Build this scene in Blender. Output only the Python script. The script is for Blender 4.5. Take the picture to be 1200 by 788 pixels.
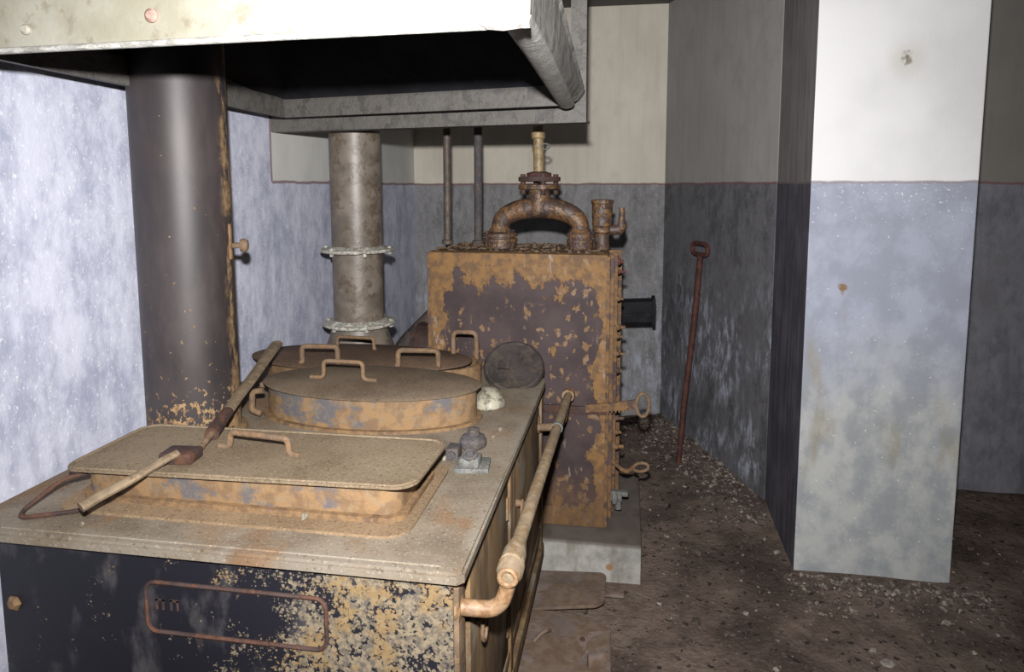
import bpy, bmesh, math, random
from mathutils import Vector, Matrix, noise
random.seed(7)
for o in list(bpy.data.objects): bpy.data.objects.remove(o)
S = bpy.context.scene
C = S.collection

# ------------------------------------------------------------------ camera, world, flash, exposure
FPX, PPX, PPY = 760.0, 617.0, 300.0          # focal length and principal point in a 1200 x 788 frame
PITCH = math.atan(80 / FPX)
YAW = math.atan(118 / math.hypot(FPX, 80))
cam = bpy.data.objects.new('camera', bpy.data.cameras.new('camera'))
C.objects.link(cam)
cam.location = (0, 0, 1.5)
cam.rotation_euler = (math.pi / 2 - PITCH, 0, YAW)
cam.data.sensor_fit = 'HORIZONTAL'
cam.data.sensor_width = 36
cam.data.lens = 36 * FPX / 1200
cam.data.shift_x = (600 - PPX) / 1200
cam.data.shift_y = (PPY - 394) / 1200
cam.data.clip_start = 0.02
S.camera = cam

W = bpy.data.worlds.new('world'); S.world = W
W.use_nodes = True
W.node_tree.nodes['Background'].inputs[0].default_value = (0.75, 0.8, 1, 1)
W.node_tree.nodes['Background'].inputs[1].default_value = 0.003

fl = bpy.data.lights.new('camera_flash', 'SPOT')
fl.energy = 420
fl.color = (1, 0.97, 0.95)
fl.shadow_soft_size = 0.022
fl.spot_size = math.radians(128)
fl.spot_blend = 1.0
flash = bpy.data.objects.new('camera_flash', fl)
C.objects.link(flash)
flash.location = (-0.018, 0.0, 1.66)
flash.rotation_euler = (Vector((-0.36, 2.0, 1.33)) - flash.location).to_track_quat('-Z', 'Y').to_euler()

vs = S.view_settings
vs.view_transform = 'Standard'; vs.look = 'None'; vs.gamma = 1.0; vs.use_curve_mapping = False
vs.exposure = 0.0

# ------------------------------------------------------------------ material helpers
class NT:
    def __init__(s, name):
        s.m = bpy.data.materials.new(name); s.m.use_nodes = True
        s.t = s.m.node_tree; s.b = s.t.nodes['Principled BSDF']
        g = s.t.nodes.new('ShaderNodeNewGeometry'); s.P = g.outputs['Position']; s.Nrm = g.outputs['Normal']
        sp = s.t.nodes.new('ShaderNodeSeparateXYZ'); s.t.links.new(s.P, sp.inputs[0])
        s.x, s.y, s.z = sp.outputs
    def put(s, sock, v):
        if isinstance(v, (int, float)):
            sock.default_value = v
        elif isinstance(v, tuple):
            sock.default_value = (*v, 1) if len(v) == 3 and len(sock.default_value) == 4 else v
        else:
            s.t.links.new(v, sock)
    def ma(s, op, a, b=0.0, clamp=False):
        n = s.t.nodes.new('ShaderNodeMath'); n.operation = op; n.use_clamp = clamp
        s.put(n.inputs[0], a); s.put(n.inputs[1], b); return n.outputs[0]
    def add(s, a, b): return s.ma('ADD', a, b)
    def sub(s, a, b): return s.ma('SUBTRACT', a, b)
    def mul(s, a, b): return s.ma('MULTIPLY', a, b)
    def mx(s, a, b): return s.ma('MAXIMUM', a, b)
    def mn(s, a, b): return s.ma('MINIMUM', a, b)
    def step(s, v, lo, hi):
        n = s.t.nodes.new('ShaderNodeMapRange'); n.interpolation_type = 'SMOOTHSTEP'
        s.put(n.inputs[0], v); s.put(n.inputs[1], lo); s.put(n.inputs[2], hi); return n.outputs[0]
    def vec(s, st=(1, 1, 1), off=(0, 0, 0)):
        n = s.t.nodes.new('ShaderNodeMapping'); s.t.links.new(s.P, n.inputs[0])
        n.inputs['Scale'].default_value = st; n.inputs['Location'].default_value = off; return n.outputs[0]
    def noise(s, sc, det=4, rough=0.55, st=(1, 1, 1), off=(0, 0, 0), dist=0):
        n = s.t.nodes.new('ShaderNodeTexNoise'); s.t.links.new(s.vec(st, off), n.inputs['Vector'])
        n.inputs['Scale'].default_value = sc; n.inputs['Detail'].default_value = det
        n.inputs['Roughness'].default_value = rough; n.inputs['Distortion'].default_value = dist
        return n.outputs[0]
    def voro(s, sc, st=(1, 1, 1), off=(0, 0, 0), rnd=1.0):
        n = s.t.nodes.new('ShaderNodeTexVoronoi'); s.t.links.new(s.vec(st, off), n.inputs['Vector'])
        n.inputs['Scale'].default_value = sc; n.inputs['Randomness'].default_value = rnd
        return n.outputs['Distance']
    def mix(s, f, a, b, mode='MIX'):
        n = s.t.nodes.new('ShaderNodeMix'); n.data_type = 'RGBA'; n.blend_type = mode
        s.put(n.inputs[0], f)
        for k, v in ((6, a), (7, b)):
            if isinstance(v, tuple): n.inputs[k].default_value = (*v, 1)
            else: s.t.links.new(v, n.inputs[k])
        return n.outputs[2]
    def bump(s, h, strength=0.5, dist=0.004):
        n = s.t.nodes.new('ShaderNodeBump'); n.inputs['Strength'].default_value = strength
        n.inputs['Distance'].default_value = dist; s.t.links.new(h, n.inputs['Height'])
        s.t.links.new(n.outputs[0], s.b.inputs['Normal'])
    def done(s, col, rough=0.8, metal=0.0, spec=0.3):
        s.put(s.b.inputs['Base Color'], col); s.put(s.b.inputs['Roughness'], rough)
        s.put(s.b.inputs['Metallic'], metal); s.b.inputs['Specular IOR Level'].default_value = spec
        return s.m

def rusty(name, base, r1, r2, cover=0.5, sc=14, soft=0.035, rough=0.75, st=(1, 1, 1), bump=0.5, spec=0.3, dust=None, off=(0, 0, 0)):
    """iron of one colour with rust in flakes over it; cover = share of rust"""
    n = NT(name)
    f = n.noise(sc, 6, 0.62, st, off)
    t = 0.72 - 0.44 * cover
    m = n.step(f, t - soft, t + soft)
    g = n.noise(sc * 3.1, 4, 0.6, st, (3, 1, 2))
    rc = n.mix(n.step(g, 0.38, 0.62), r1, r2)
    bc = n.mix(n.step(n.noise(sc * 0.7, 3, off=(9, 4, 1)), 0.35, 0.65), base, tuple(c * 1.7 for c in base))
    col = n.mix(m, bc, rc)
    if dust:
        col = n.mix(n.mul(n.step(n.noise(sc * 0.45, 5, off=(1, 7, 5)), 0.36, 0.6), 0.85), col, dust)
    fine = n.noise(180, 3)
    col = n.mix(n.mul(n.step(fine, 0.55, 0.75), 0.35), col, tuple(min(1, c * 1.6 + 0.02) for c in r2))
    n.bump(n.add(n.mul(m, 0.6), n.mul(fine, 0.6)), bump, 0.003)
    return n.done(col, rough, 0.0, spec)

M = {}
def wall_mat(name, blue, white, dirt=0.3, streak=0.3, dirtcol=(0.05, 0.045, 0.045), splash=False, efflo=0.0, zline=1.523, redline=True, scuff=0.5, light=None):
    n = NT(name)
    wob = n.mul(n.sub(n.noise(9, 3), 0.5), 0.018)
    zz = n.add(n.z, wob)
    up = n.step(zz, zline - 0.002, zline + 0.002)
    line = n.mul(n.step(zz, zline - 0.009, zline - 0.004), n.sub(1.0, n.step(zz, zline + 0.003, zline + 0.008)))
    if splash:                                   # the blue paint is carried up behind the range
        yy = n.add(n.y, n.mul(wob, 0.6))
        beh = n.step(yy, 2.40, 2.405)
        line = n.mx(n.mul(line, beh), n.mul(n.mul(up, n.step(yy, 2.392, 2.397)), n.sub(1.0, n.step(yy, 2.404, 2.409))))
        up = n.mul(up, beh)
    big = n.noise(2.6, 6, 0.6, (1, 1, 0.55))
    mot = n.noise(11, 6, 0.65, (1, 1, 0.6), (4, 2, 0))
    st = n.noise(26, 4, 0.6, (1, 1, 0.07), (2, 5, 1))
    b2 = light or tuple(min(1, c * 1.38 + 0.045) for c in blue)
    soft = n.noise(38, 5, 0.7, (1, 1, 0.45), (6, 6, 2))
    bc = n.mix(n.step(n.add(n.add(n.mul(mot, 0.5), n.mul(big, 0.35)), n.mul(soft, 0.3)), 0.44, 0.70), blue, b2)
    wc = n.mix(n.step(big, 0.35, 0.65), tuple(c * 0.84 for c in white), white)
    # chips of paint gone to bare light plaster
    ch = n.mul(n.step(n.noise(150, 3, 0.6, (1, 1, 0.6)), 0.64 - 0.05 * scuff, 0.70 - 0.05 * scuff), scuff)
    bc = n.mix(ch, bc, (0.72, 0.73, 0.76))
    col = n.mix(up, bc, wc)
    if redline: col = n.mix(n.mul(line, 0.75), col, (0.16, 0.075, 0.075))
    # soot and grime, running down in streaks; heavier on the lower, damp part
    low = n.sub(1.0, n.mul(n.step(n.z, 1.40, 1.56), 0.45))
    dm = n.mul(n.step(n.add(n.mul(big, 0.6), n.mul(mot, 0.4)), 0.62 - dirt * 0.35, 0.80 - dirt * 0.35), n.mul(low, min(0.92, dirt * 1.25)))
    sm = n.mul(n.step(st, 0.45, 0.68), n.mul(streak, low))
    col = n.mix(n.mx(dm, sm), col, dirtcol)
    if efflo:                                    # whitish salts on the damp wall
        e = n.mul(n.step(n.noise(24, 7, 0.75, (1, 1, 0.35), (8, 3, 3)), 0.46, 0.62), n.mul(n.step(n.noise(3.6, 3, off=(5, 5, 2)), 0.40, 0.60), n.sub(1.0, n.step(n.z, 0.75, 1.15))))
        col = n.mix(n.mul(e, efflo), col, (0.36, 0.39, 0.47))
    fine = n.noise(140, 4, 0.6)
    n.bump(n.add(n.mul(fine, 0.5), n.mul(mot, 0.8)), 0.35, 0.004)
    return n.done(col, 0.72, 0, 0.25)

M['wall_left'] = wall_mat('blue_limewash', (0.31, 0.33, 0.43), (0.58, 0.58, 0.56), 0.14, 0.08, splash=True, scuff=0.7, dirtcol=(0.13, 0.135, 0.17), light=(0.56, 0.58, 0.69))
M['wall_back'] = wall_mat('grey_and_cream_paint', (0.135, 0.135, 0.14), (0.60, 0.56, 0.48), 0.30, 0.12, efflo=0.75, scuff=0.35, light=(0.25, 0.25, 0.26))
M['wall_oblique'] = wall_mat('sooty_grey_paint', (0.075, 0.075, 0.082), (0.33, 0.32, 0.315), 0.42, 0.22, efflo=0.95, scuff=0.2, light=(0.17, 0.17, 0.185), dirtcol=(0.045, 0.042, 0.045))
M['wall_alcove'] = wall_mat('dim_grey_paint', (0.12, 0.12, 0.14), (0.22, 0.205, 0.19), 0.35, 0.15, scuff=0.2)
M['dark_wall'] = wall_mat('low_bounce_dark', (0.04, 0.04, 0.05), (0.06, 0.06, 0.06), 0.3, 0.1, redline=False)  # for unseen walls, kept dark so that little light bounces back
M['ceiling'] = wall_mat('ceiling_soot', (0.1, 0.095, 0.09), (0.10, 0.095, 0.09), 0.3, 0.1, redline=False)

def pillar_mat(name, blue, white, side):
    n = NT(name)
    wob = n.mul(n.sub(n.noise(14, 3), 0.5), 0.012)
    zz = n.add(n.z, wob)
    up = n.step(zz, 1.521, 1.525)
    line = n.mul(n.step(zz, 1.513, 1.517), n.sub(1.0, n.step(zz, 1.524, 1.528)))
    mot = n.noise(7, 6, 0.62, (1, 1, 0.8)); big = n.noise(2.3, 4, off=(3, 2, 6))
    st = n.noise(30, 4, 0.6, (1, 1, 0.06))
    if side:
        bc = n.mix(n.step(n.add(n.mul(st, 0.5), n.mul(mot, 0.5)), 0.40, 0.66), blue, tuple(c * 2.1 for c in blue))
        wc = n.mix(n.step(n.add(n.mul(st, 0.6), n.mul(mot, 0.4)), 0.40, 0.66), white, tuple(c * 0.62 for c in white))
    else:
        bc = n.mix(n.step(mot, 0.4, 0.62), blue, tuple(c * 1.25 for c in blue))
        # towards the floor the blue is worn to grey-green plaster with yellowish damp stains
        worn = n.mul(n.sub(1.0, n.step(n.add(n.z, n.mul(n.sub(big, 0.5), 1.2)), 0.35, 1.15)), 0.85)
        bc = n.mix(worn, bc, n.mix(n.step(mot, 0.38, 0.6), (0.27, 0.29, 0.30), (0.42, 0.43, 0.41)))
        ys = n.mul(n.step(n.noise(9, 4, 0.5, (1, 1, 0.3), (2, 0, 4)), 0.55, 0.70), n.mul(n.step(n.z, 0.2, 0.5), n.sub(1.0, n.step(n.z, 0.95, 1.15))))
        bc = n.mix(n.mul(ys, 0.45), bc, (0.26, 0.22, 0.13))
        wc = n.mix(n.step(big, 0.3, 0.62), tuple(c * 0.86 for c in white), white)
        # the two flaked spots: one high on the white, one on the blue
        for (sx, sz, r, cc) in ((0.98, 1.96, 0.022, (0.10, 0.085, 0.06)), (0.802, 1.128, 0.020, (0.22, 0.14, 0.08))):
            d = n.ma('SQRT', n.add(n.ma('POWER', n.sub(n.x, sx), 2.0), n.ma('POWER', n.mul(n.sub(n.z, sz), 0.8), 2.0)))
            d = n.add(d, n.mul(n.sub(n.noise(60, 4), 0.5), 0.05))
            wc = n.mix(n.sub(1.0, n.step(d, r * 0.25, r)), wc, cc)
            bc = n.mix(n.sub(1.0, n.step(d, r * 0.25, r)), bc, cc)
        halo = n.ma('SQRT', n.add(n.ma('POWER', n.sub(n.x, 0.98), 2.0), n.ma('POWER', n.sub(n.z, 1.955), 2.0)))
        wc = n.mix(n.mul(n.sub(1.0, n.step(halo, 0.02, 0.09)), 0.35), wc, (0.45, 0.42, 0.34))
        ch = n.step(n.add(n.noise(95, 3, 0.6), n.mul(n.step(n.z, 1.3, 1.52), 0.05)), 0.68, 0.71)
        bc = n.mix(n.mul(ch, 0.7), bc, (0.75, 0.76, 0.78))
    col = n.mix(up, bc, wc)
    col = n.mix(n.mul(line, 0.5), col, (0.25, 0.2, 0.19))
    n.bump(n.add(n.mul(n.noise(170, 3), 0.5), mot), 0.3, 0.004)
    return n.done(col, 0.75, 0, 0.25)
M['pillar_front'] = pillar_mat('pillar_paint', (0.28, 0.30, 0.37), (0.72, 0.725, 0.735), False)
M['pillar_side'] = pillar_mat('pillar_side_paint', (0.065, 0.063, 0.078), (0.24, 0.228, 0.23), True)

def floor_mat():
    n = NT('trodden_dirt')
    a = n.noise(3.0, 6, 0.62); b = n.noise(16, 6, 0.68); c = n.noise(70, 4, 0.65)
    col = n.mix(n.step(a, 0.36, 0.62), (0.068, 0.050, 0.042), (0.18, 0.137, 0.112))
    col = n.mix(n.mul(n.step(b, 0.45, 0.66), 0.6), col, (0.09, 0.066, 0.054))
    col = n.mix(n.step(c, 0.58, 0.68), col, (0.17, 0.145, 0.125))
    col = n.mix(n.mul(n.step(n.noise(38, 3, off=(3, 3, 3)), 0.60, 0.66), 0.85), col, (0.02, 0.017, 0.016))
    n.bump(n.add(n.mul(b, 1.0), n.mul(c, 0.7)), 0.8, 0.012)
    return n.done(col, 0.9, 0, 0.15)
M['floor'] = floor_mat()

def concrete_mat():
    n = NT('grey_concrete')
    a = n.noise(9, 6, 0.6); s = n.noise(6, 4, 0.6, (1, 1, 0.3), (4, 2, 1))
    col = n.mix(n.step(a, 0.35, 0.65), (0.20, 0.20, 0.185), (0.36, 0.355, 0.33))
    col = n.mix(n.mul(n.step(s, 0.46, 0.60), 0.75), col, (0.10, 0.085, 0.06))
    topdirt = n.step(n.z, 0.13, 0.149)
    col = n.mix(n.mul(topdirt, 0.85), col, (0.075, 0.058, 0.048))
    d = n.ma('SQRT', n.add(n.ma('POWER', n.sub(n.x, -0.045), 2.0), n.ma('POWER', n.sub(n.z, 0.055), 2.0)))
    col = n.mix(n.mul(n.sub(1.0, n.step(n.add(d, n.mul(n.sub(a, 0.5), 0.02)), 0.012, 0.018)), 0.8), col, (0.25, 0.12, 0.04))
    n.bump(n.noise(120, 4), 0.5, 0.004)
    return n.done(col, 0.85, 0, 0.2)
M['concrete'] = concrete_mat()

# iron in its various states
M['boiler_rust'] = rusty('boiler_rust', (0.048, 0.032, 0.030), (0.175, 0.098, 0.042), (0.105, 0.062, 0.034), 0.60, 15)
M['rust_orange'] = rusty('rust_orange', (0.095, 0.06, 0.04), (0.21, 0.13, 0.065), (0.135, 0.085, 0.048), 0.72, 16)
M['rust_pipe'] = rusty('rust_pipe', (0.040, 0.024, 0.019), (0.165, 0.085, 0.028), (0.085, 0.045, 0.024), 0.50, 26, spec=0.6, rough=0.5, bump=0.9)
M['rust_dark'] = rusty('rust_dark', (0.035, 0.022, 0.02), (0.09, 0.042, 0.026), (0.06, 0.03, 0.022), 0.45, 18)
M['rust_red'] = rusty('rust_red', (0.04, 0.017, 0.015), (0.10, 0.035, 0.028), (0.07, 0.028, 0.022), 0.55, 20)
M['handle'] = rusty('handle_iron', (0.105, 0.072, 0.047), (0.18, 0.115, 0.065), (0.13, 0.082, 0.048), 0.55, 25)
M['rail'] = rusty('rail_iron', (0.17, 0.13, 0.088), (0.24, 0.19, 0.125), (0.18, 0.12, 0.065), 0.55, 22, spec=0.4, rough=0.6, bump=0.3)
M['bracket'] = rusty('bracket_iron', (0.17, 0.11, 0.065), (0.24, 0.15, 0.08), (0.15, 0.082, 0.04), 0.6, 24, spec=0.4, rough=0.55, bump=0.3)
M['black_iron'] = rusty('black_iron', (0.024, 0.020, 0.019), (0.058, 0.044, 0.036), (0.038, 0.030, 0.026), 0.5, 19, bump=0.35)
M['grey_iron'] = rusty('grey_iron', (0.05, 0.047, 0.05), (0.085, 0.075, 0.07), (0.06, 0.05, 0.045), 0.5, 25)
M['pipe_zinc'] = rusty('pipe_zinc', (0.10, 0.084, 0.068), (0.13, 0.105, 0.078), (0.085, 0.062, 0.047), 0.45, 14, spec=0.6, rough=0.45, bump=0.2)
M['zinc_flange'] = rusty('zinc_flange', (0.36, 0.36, 0.32), (0.5, 0.5, 0.46), (0.22, 0.19, 0.14), 0.6, 35, spec=0.5, bump=0.9)
M['hood_frame'] = rusty('hood_frame', (0.058, 0.055, 0.052), (0.095, 0.092, 0.086), (0.085, 0.078, 0.068), 0.5, 24, spec=0.45, rough=0.6)
M['brass'] = rusty('old_brass', (0.16, 0.11, 0.05), (0.26, 0.2, 0.11), (0.14, 0.09, 0.04), 0.5, 40, spec=0.6, rough=0.5)
M['plate_iron'] = rusty('floor_plate_iron', (0.11, 0.085, 0.075), (0.155, 0.115, 0.088), (0.12, 0.08, 0.056), 0.55, 10, bump=0.4)
M['wood'] = rusty('grey_wood', (0.14, 0.105, 0.068), (0.20, 0.15, 0.095), (0.14, 0.10, 0.063), 0.5, 30, bump=0.3)
M['ceramic'] = rusty('old_enamel', (0.19, 0.18, 0.14), (0.26, 0.25, 0.205), (0.12, 0.10, 0.065), 0.5, 30, bump=0.2, spec=0.5, rough=0.45)
M['shade_black_iron'] = rusty('shade_black_iron', (0.012, 0.012, 0.015), (0.02, 0.019, 0.022), (0.015, 0.014, 0.016), 0.5, 6, bump=0.2, spec=0.1)  # near-black: the hood's inner shade as colour, and the stub duct's black iron
M['stone_pale'] = rusty('pale_chip', (0.2, 0.175, 0.155), (0.3, 0.28, 0.255), (0.17, 0.14, 0.12), 0.5, 40)
M['stone_dark'] = rusty('brown_clod', (0.06, 0.045, 0.04), (0.10, 0.08, 0.07), (0.07, 0.05, 0.043), 0.5, 40)
M['rubble'] = rusty('rubble_chips', (0.055, 0.042, 0.036), (0.34, 0.30, 0.26), (0.13, 0.10, 0.085), 0.45, 30)
M['rod'] = rusty('rod_iron', (0.05, 0.04, 0.034), (0.095, 0.072, 0.056), (0.075, 0.052, 0.04), 0.5, 40, st=(1, 1, 0.4), spec=0.5, rough=0.55)
M['pink_primer'] = rusty('pink_primer', (0.19, 0.125, 0.105), (0.24, 0.165, 0.14), (0.17, 0.10, 0.08), 0.5, 40)
M['fitting'] = rusty('grey_fitting', (0.095, 0.10, 0.098), (0.14, 0.145, 0.14), (0.09, 0.08, 0.065), 0.5, 40)
M['flake'] = rusty('rust_flakes', (0.10, 0.07, 0.05), (0.22, 0.165, 0.105), (0.13, 0.085, 0.055), 0.5, 40)

def worktop_mat():
    n = NT('dusty_worktop')
    a = n.noise(5, 6, 0.6); f = n.noise(160, 3, 0.6)
    col = n.mix(n.step(a, 0.35, 0.65), (0.135, 0.108, 0.078), (0.215, 0.180, 0.138))
    r = n.mul(n.step(n.noise(6, 5, 0.6, off=(2, 8, 3)), 0.52, 0.68), 0.6)
    col = n.mix(r, col, (0.19, 0.10, 0.045))
    edge = n.mx(n.sub(1.0, n.step(n.y, 1.085, 1.13)), n.step(n.x, -0.32, -0.29))
    col = n.mix(n.mul(edge, n.step(n.noise(12, 5), 0.4, 0.6)), col, (0.20, 0.175, 0.14))
    col = n.mix(n.mul(n.step(f, 0.56, 0.7), 0.5), col, (0.36, 0.33, 0.28))
    col = n.mix(n.mul(n.step(n.noise(90, 2, off=(1, 1, 4)), 0.62, 0.68), 0.6), col, (0.075, 0.052, 0.035))
    n.bump(f, 0.4, 0.002)
    return n.done(col, 0.8, 0, 0.2)
M['worktop'] = worktop_mat()

def lid_mat(name, c1, c2):
    n = NT(name)
    a = n.noise(6, 6, 0.6); f = n.noise(190, 3, 0.6)
    col = n.mix(n.step(a, 0.35, 0.65), c1, c2)
    col = n.mix(n.mul(n.step(f, 0.53, 0.68), 0.5), col, tuple(c * 1.7 for c in c2))
    col = n.mix(n.mul(n.step(n.noise(120, 2, off=(5, 2, 4)), 0.58, 0.66), 0.5), col, tuple(c * 0.5 for c in c1))
    n.bump(f, 0.5, 0.002)
    return n.done(col, 0.85, 0, 0.2)
M['lid_front'] = lid_mat('lid_dust', (0.15, 0.112, 0.072), (0.205, 0.16, 0.108))
M['flange_dust'] = lid_mat('flange_dust', (0.165, 0.115, 0.07), (0.225, 0.16, 0.098))
M['lid_oval'] = lid_mat('lid_dust_dark', (0.115, 0.084, 0.058), (0.16, 0.122, 0.086))
M['lid_rear'] = lid_mat('lid_dust_brown', (0.085, 0.055, 0.038), (0.125, 0.083, 0.056))

def collar_mat():
    n = NT('collar_iron')
    a = n.noise(9, 5, 0.6, (1, 1, 1.3)); g = n.noise(30, 4)
    rust = n.mix(n.step(g, 0.4, 0.6), (0.225, 0.14, 0.07), (0.155, 0.098, 0.054))
    col = n.mix(n.step(a, 0.50, 0.60), rust, (0.098, 0.092, 0.097))
    col = n.mix(n.mul(n.step(n.noise(40, 5, 0.7), 0.5, 0.65), 0.5), col, (0.20, 0.16, 0.11))
    lowr = n.sub(1.0, n.step(n.add(n.z, n.mul(n.sub(g, 0.5), 0.03)), 0.812, 0.822))
    col = n.mix(lowr, col, rust)
    n.bump(n.noise(150, 3), 0.5, 0.002)
    return n.done(col, 0.75, 0, 0.3)
M['collar'] = collar_mat()

def front_mat():
    n = NT('range_black_enamel')
    gx = n.step(n.add(n.x, n.mul(n.sub(n.noise(4, 4), 0.5), 0.7)), -1.02, -0.45)
    low = n.sub(1.0, n.step(n.z, 0.45, 0.72))
    v = n.voro(78); v2 = n.voro(140, off=(3, 1, 7)); big = n.noise(11, 6, 0.62, off=(2, 2, 2))
    cov = n.add(n.mul(gx, 0.62), n.sub(n.mul(big, 2.0), 1.12))
    cov = n.add(cov, n.mul(n.mul(low, gx), 0.10))
    cov = n.mn(cov, 0.50)
    m = n.mx(n.sub(1.0, n.step(n.sub(v, n.mul(cov, 0.95)), -0.02, 0.10)), n.sub(1.0, n.step(n.sub(v2, n.mul(cov, 0.85)), -0.02, 0.10)))
    gr = n.step(n.add(n.noise(85, 6, 0.72), n.mul(cov, 0.42)), 0.655, 0.70)
    m = n.mul(n.mx(m, gr), n.step(cov, 0.02, 0.12))
    cn = n.noise(70, 5, 0.7); c2 = n.noise(16, 5, 0.65, off=(8, 1, 1))
    rc = n.mix(n.step(cn, 0.40, 0.60), (0.08, 0.068, 0.055), (0.185, 0.15, 0.10))
    rc = n.mix(n.mul(n.step(c2, 0.50, 0.62), 0.65), rc, (0.20, 0.125, 0.045))
    bl = n.mix(n.step(n.noise(11, 5, 0.6, (1, 1, 0.5)), 0.52, 0.70), (0.011, 0.011, 0.016), (0.055, 0.052, 0.056))
    col = n.mix(m, bl, rc)
    rough = n.add(0.42, n.mul(m, 0.4))
    n.bump(n.add(m, n.mul(n.noise(120, 3), 0.3)), 0.5, 0.002)
    return n.done(col, rough, 0, 0.4)
M['range_front'] = front_mat()

def side_mat():
    n = NT('range_side_rust')
    st = n.noise(18, 5, 0.62, (1, 1, 0.22)); b = n.noise(7, 5)
    col = n.mix(n.step(st, 0.38, 0.6), (0.10, 0.066, 0.038), (0.19, 0.122, 0.06))
    col = n.mix(n.mul(n.step(b, 0.52, 0.64), 0.7), col, (0.19, 0.165, 0.125))
    n.bump(n.add(st, n.noise(120, 3)), 0.6, 0.003)
    return n.done(col, 0.8, 0, 0.25)
M['range_side'] = side_mat()

def boiler_front_mat():
    n = NT('boiler_front_iron')
    u = n.mul(n.add(n.x, 0.774), 1 / 0.714); v = n.mul(n.sub(n.z, 0.15), 1 / 1.09)
    du = n.mn(u, n.sub(1.02, u)); dv = n.sub(1.0, v)
    nz = n.noise(13, 6, 0.62, (1, 1, 0.6), (1, 0, 3)); spots = n.noise(30, 4, 0.55, (1, 1, 0.8), (6, 2, 2))
    edge = n.add(n.sub(1.0, n.step(du, 0.0, 0.17)), n.sub(1.0, n.step(dv, 0.0, 0.19)))
    edge = n.add(edge, n.mul(n.sub(1.0, n.step(v, 0.0, 0.16)), 0.9))
    e = n.add(n.mul(edge, 0.34), nz)
    m = n.step(e, 0.645, 0.675)
    sp = n.mul(n.step(spots, 0.575, 0.60), n.step(n.noise(4.5, 3, off=(2, 5, 2)), 0.42, 0.52))
    streak = n.mul(n.step(n.noise(40, 4, 0.6, (1, 1, 0.3)), 0.58, 0.66), n.mul(n.step(n.noise(3.4, 2, off=(7.3, 0, 4)), 0.54, 0.62), 0.7))
    rc = n.mix(n.step(n.noise(24, 5, 0.65, off=(3, 3, 3)), 0.40, 0.62), (0.20, 0.11, 0.042), (0.115, 0.068, 0.036))
    dk = n.mix(n.step(n.noise(8, 4), 0.35, 0.65), (0.042, 0.029, 0.031), (0.062, 0.043, 0.044))
    col = n.mix(m, dk, rc)
    col = n.mix(n.mul(sp, 0.9), col, n.mix(n.step(n.noise(60, 3), 0.45, 0.6), (0.18, 0.10, 0.042), (0.21, 0.145, 0.085)))
    col = n.mix(streak, col, (0.30, 0.24, 0.20))
    low = n.mul(n.sub(1.0, n.step(n.z, 0.25, 0.42)), 0.65)
    col = n.mix(low, col, n.mix(n.step(nz, 0.45, 0.58), (0.085, 0.052, 0.036), (0.14, 0.08, 0.038)))
    n.bump(n.add(m, n.mul(n.noise(120, 4), 0.6)), 0.6, 0.003)
    return n.done(col, 0.72, 0, 0.3)
M['boiler_front'] = boiler_front_mat()

def stack_mat():
    n = NT('stovepipe_iron')
    a = n.noise(10, 5, 0.6, (1, 1, 0.35))
    col = n.mix(n.step(a, 0.36, 0.66), (0.024, 0.020, 0.021), (0.045, 0.036, 0.036))
    col = n.mix(n.mul(n.step(n.noise(3, 3, off=(1, 1, 5)), 0.5, 0.7), 0.5), col, (0.052, 0.036, 0.033))
    # flaked rust: thick at the foot, and a strip down the seam on the right
    sp = n.noise(62, 4, 0.6, (1, 1, 0.75)); h = n.add(n.mul(n.sub(1.0, n.step(n.z, 0.82, 1.02)), 0.19), n.mul(n.sub(1.0, n.step(n.z, 1.0, 1.4)), 0.05))
    foot = n.step(n.add(sp, h), 0.70, 0.725)
    seam = n.mul(n.mul(n.step(n.x, -1.112, -1.100), n.step(n.y, 1.615, 1.65)), n.sub(1.0, n.step(n.y, 1.69, 1.71)))
    sm = n.mul(n.step(n.noise(22, 5, 0.65, (1, 1, 0.35), (5, 1, 1)), 0.46, 0.56), seam)
    rc = n.mix(n.step(n.noise(60, 3), 0.42, 0.6), (0.27, 0.175, 0.085), (0.16, 0.09, 0.045))
    m = n.mx(foot, n.mul(sm, 0.85))
    col = n.mix(m, col, rc)
    n.bump(n.add(m, n.mul(n.noise(140, 3), 0.2)), 0.3, 0.002)
    return n.done(col, n.add(0.52, n.mul(m, 0.33)), 0, 0.5)
M['stack'] = stack_mat()

def hood_mat():
    n = NT('hood_paint')
    a = n.noise(5, 6, 0.65); g = n.noise(24, 5, 0.6)
    col = n.mix(n.step(a, 0.35, 0.65), (0.20, 0.19, 0.145), (0.27, 0.265, 0.225))
    col = n.mix(n.mul(n.step(g, 0.56, 0.68), 0.5), col, (0.13, 0.105, 0.07))
    n.bump(n.noise(100, 3), 0.3, 0.002)
    return n.done(col, 0.6, 0, 0.4)
M['hood'] = hood_mat()
M['hood_side'] = rusty('hood_side_sheet', (0.11, 0.107, 0.10), (0.33, 0.325, 0.31), (0.2, 0.19, 0.17), 0.5, 22, soft=0.12, st=(1, 1, 0.7), spec=0.4, bump=0.8)
M['hood_rim'] = rusty('hood_rim_sheet', (0.22, 0.218, 0.208), (0.36, 0.36, 0.345), (0.2, 0.195, 0.175), 0.5, 30, st=(0.4, 2.5, 1), spec=0.4, bump=0.7)

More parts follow.
